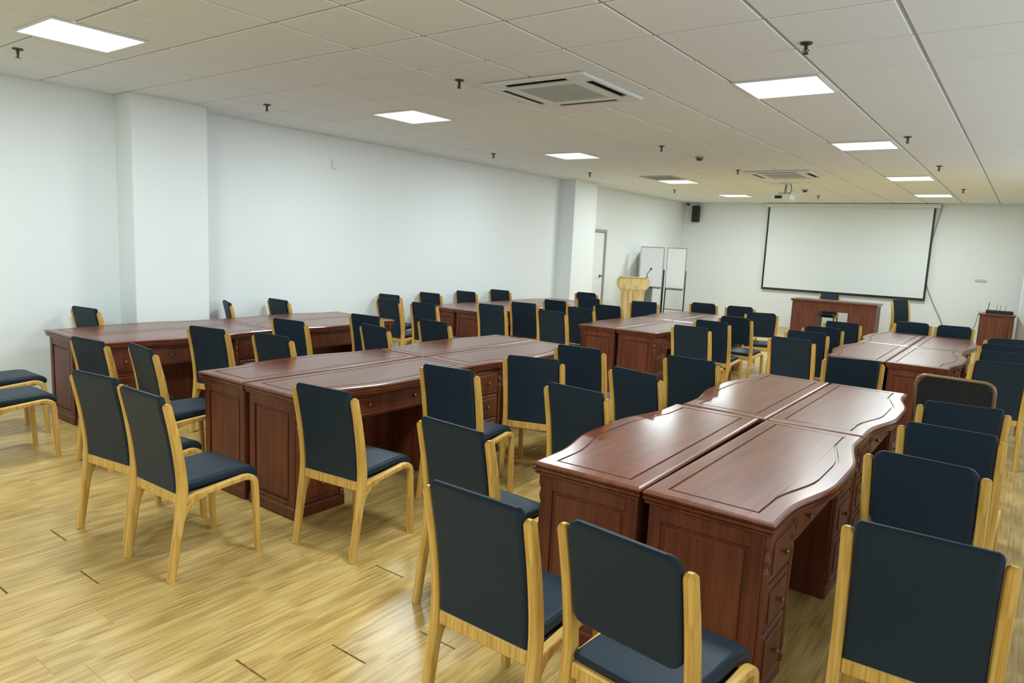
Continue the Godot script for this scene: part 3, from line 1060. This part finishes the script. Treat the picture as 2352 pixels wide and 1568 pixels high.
# ------------------------------------------------------------------ things on the ceiling and walls
func build_ceiling_things() -> void:
	cassette(Vector3(-3.20, CEIL, -4.90), "square ceiling air conditioner with dark slots, nearer the camera")
	cassette(Vector3(-3.20, CEIL, -11.15), "square ceiling air conditioner just before the projector")
	# return-air grille beside a light
	var t := thing("return_air_grille", "flat grey ceiling grille beside the fourth light along the pillared wall", "air grille", Vector3(-5.27, CEIL, -11.30))
	var st := begin()
	for s in [-1.0, 1.0]:
		box_between(st, Vector3(s * 0.28 - 0.02, -0.012, -0.28), Vector3(s * 0.28 + 0.02, -0.001, 0.28), 0.002)
		box_between(st, Vector3(-0.26, -0.012, s * 0.26 - 0.02), Vector3(0.26, -0.001, s * 0.26 + 0.02), 0.002)
	part("frame", st, M.grille, t)
	for k in 9:
		st = begin()
		add_box(st, Vector3(0, -0.008, -0.21 + k * 0.0525), Vector3(0.52, 0.004, 0.03), 0.001, Basis(Vector3.RIGHT, 0.25))
		part("slat", st, M.grille, t)
	var heads := [[-6.14, -2.10], [-6.23, -4.24], [-3.75, -4.26], [-6.27, -7.90], [-3.74, -7.94], [-6.17, -10.40], [-1.22, -4.43], [-1.16, -8.10], [-1.12, -10.60], [-3.69, -10.50], [-3.63, -15.10], [-6.05, -13.60], [-1.08, -13.90]]
	var words := ["by the first light along the pillared wall", "before the near pillar, over the wall-side desks", "beside the nearer air conditioner", "between the second and third lights along the pillared wall", "in mid-ceiling beyond the nearer air conditioner", "before the far pillar", "nearest above the outer desks, before a light panel", "beside the second light away from the pillared wall", "beside the third light away from the pillared wall", "beside the air conditioner before the projector", "just before the projection screen", "above the lectern", "beside the last light away from the pillared wall"]
	var first: Node3D = null
	for i in heads.size():
		var at := Vector3(heads[i][0], CEIL, heads[i][1])
		var label: String = "small dark sprinkler head " + words[i]
		if first == null:
			first = thing("sprinkler", label, "sprinkler", at, 0.0, "sprinkler heads under the ceiling")
			st = begin()
			lathe(st, Vector3.ZERO, [Vector2(0.0, -0.001), Vector2(0.036, -0.001), Vector2(0.034, -0.009), Vector2(0.014, -0.014), Vector2(0, -0.014)], 14)
			part("escutcheon", st, M.bronze, first)
			st = begin()
			lathe(st, Vector3.ZERO, [Vector2(0.010, -0.012), Vector2(0.010, -0.034), Vector2(0.006, -0.038), Vector2(0.006, -0.062)], 10)
			for s in [-1.0, 1.0]:
				tube(st, [Vector3(s * 0.008, -0.034, 0), Vector3(s * 0.017, -0.045, 0), Vector3(s * 0.004, -0.063, 0)], 0.003, 6)
			part("body", st, M.bronze, first)
			st = begin()
			lathe(st, Vector3.ZERO, [Vector2(0, -0.062), Vector2(0.018, -0.062), Vector2(0.018, -0.065), Vector2(0, -0.066)], 12)
			part("deflector", st, M.bronze, first)
		else:
			duplicate_thing(first, at, 0.0, label, "sprinkler heads under the ceiling")
	var k := 0
	for s in [[-3.68, -8.98, "round smoke detector in mid-ceiling before the far air conditioner"], [-3.55, -13.75, "round smoke detector between the projector and the screen"]]:
		t = thing("smoke_detector", s[2], "smoke detector", Vector3(s[0], CEIL, s[1]), 0.0, "smoke detectors under the ceiling")
		st = begin()
		lathe(st, Vector3.ZERO, [Vector2(0, -0.001), Vector2(0.055, -0.001), Vector2(0.055, -0.018), Vector2(0.045, -0.022)], 18)
		part("base", st, M.grey_plastic, t)
		st = begin()
		lathe(st, Vector3.ZERO, [Vector2(0.040, -0.022), Vector2(0.038, -0.045), Vector2(0.020, -0.052), Vector2(0, -0.053)], 18)
		part("chamber", st, M.bronze, t)
		k += 1
	# small white sensor on the long wall
	t = thing("wall_sensor", "small white sensor high on the long wall between the pillars", "sensor", Vector3(WALL_X, 2.55, -5.95))
	st = begin()
	add_box(st, Vector3(0.012, 0, 0), Vector3(0.024, 0.11, 0.07), 0.008)
	part("body", st, M.white_plastic, t)
	st = begin()
	add_box(st, Vector3(0.026, -0.015, 0), Vector3(0.012, 0.045, 0.045), 0.005)
	part("lens", st, M.white_plastic, t)
	projector()

func slab(st: SurfaceTool, xa: float, xb: float, za: float, zb: float, bev: float) -> void:
	box_between(st, Vector3(minf(xa, xb), -0.030, minf(za, zb)), Vector3(maxf(xa, xb), -0.002, maxf(za, zb)), bev)

func cassette(at: Vector3, label: String) -> void:
	var t := thing("ceiling_air_conditioner", label, "air conditioner", at, 0.0, "square ceiling air conditioners")
	var st := begin()
	var h := 0.475
	# panel with chamfered rim, hollow middle
	for s in [-1.0, 1.0]:
		# rim
		slab(st, -h, h, s * 0.435, s * h, 0.006)
		slab(st, s * 0.435, s * h, -0.435, 0.435, 0.006)
		# between the outlets and the intake
		slab(st, -0.355, 0.355, s * 0.27, s * 0.355, 0.0)
		slab(st, s * 0.27, s * 0.355, -0.27, 0.27, 0.0)
		for q in [-1.0, 1.0]:
			slab(st, s * 0.29, s * 0.435, q * 0.355, q * 0.435, 0.0)
			slab(st, s * 0.355, s * 0.435, q * 0.29, q * 0.355, 0.0)
	part("panel", st, M.white_plastic, t)
	for a in 4:
		st = begin()
		add_box(st, Vector3(0, -0.016, 0.395), Vector3(0.58, 0.006, 0.078), 0.002)
		var sl := part("air_outlet", st, M.slot, t)
		sl.rotation.y = a * PI / 2
		st = begin()
		add_box(st, Vector3(0, -0.022, 0.378), Vector3(0.55, 0.004, 0.03), 0.001, Basis(Vector3.RIGHT, 0.5))
		part("vane", st, M.slot, sl)
	st = begin()
	add_box(st, Vector3(0, -0.018, 0), Vector3(0.54, 0.012, 0.54), 0.002)
	var g := part("intake_grille", st, M.grille, t)
	for k in 12:
		st = begin()
		add_box(st, Vector3(0, -0.026, -0.2365 + k * 0.043), Vector3(0.52, 0.006, 0.016), 0.001)
		part("slat", st, M.grille, g)

func projector() -> void:
	var t := thing("projector", "pale grey projector hanging from a ceiling pole before the screen", "projector", Vector3(-3.55, CEIL, -12.55))
	var st := begin()
	lathe(st, Vector3.ZERO, [Vector2(0, -0.001), Vector2(0.07, -0.001), Vector2(0.07, -0.014), Vector2(0.025, -0.02), Vector2(0.025, -0.03)], 16)
	part("ceiling_plate", st, M.white_plastic, t)
	st = begin()
	tube(st, [Vector3(0, -0.02, 0), Vector3(-0.01, -0.17, 0)], 0.022, 10)
	part("pole", st, M.grey_plastic, t)
	st = begin()
	add_box(st, Vector3(-0.01, -0.175, 0), Vector3(0.18, 0.014, 0.16), 0.003)
	part("bracket", st, M.grey_plastic, t)
	st = begin()
	add_box(st, Vector3(-0.03, -0.24, 0.0), Vector3(0.32, 0.11, 0.26), 0.018)
	var b := part("body", st, M.white_plastic, t)
	st = begin()
	lathe(st, Vector3(0.05, -0.24, -0.13), [Vector2(0, -0.02), Vector2(0.035, -0.02), Vector2(0.04, 0.02), Vector2(0.03, 0.03), Vector2(0, 0.022)], 14, Basis(Vector3.RIGHT, -PI / 2))
	part("lens", st, M.black_metal, b)
	st = begin()
	add_box(st, Vector3(-0.08, -0.24, 0.131), Vector3(0.12, 0.05, 0.006), 0.002)
	part("vent", st, M.dark_plastic, b)
	st = begin()
	tube(st, catmull([Vector3(0.06, -0.2, 0.10), Vector3(0.11, -0.14, 0.08), Vector3(0.09, -0.06, 0.03), Vector3(0.05, -0.004, 0.0)], 5), 0.006, 6)
	part("cable", st, M.dark_plastic, t)
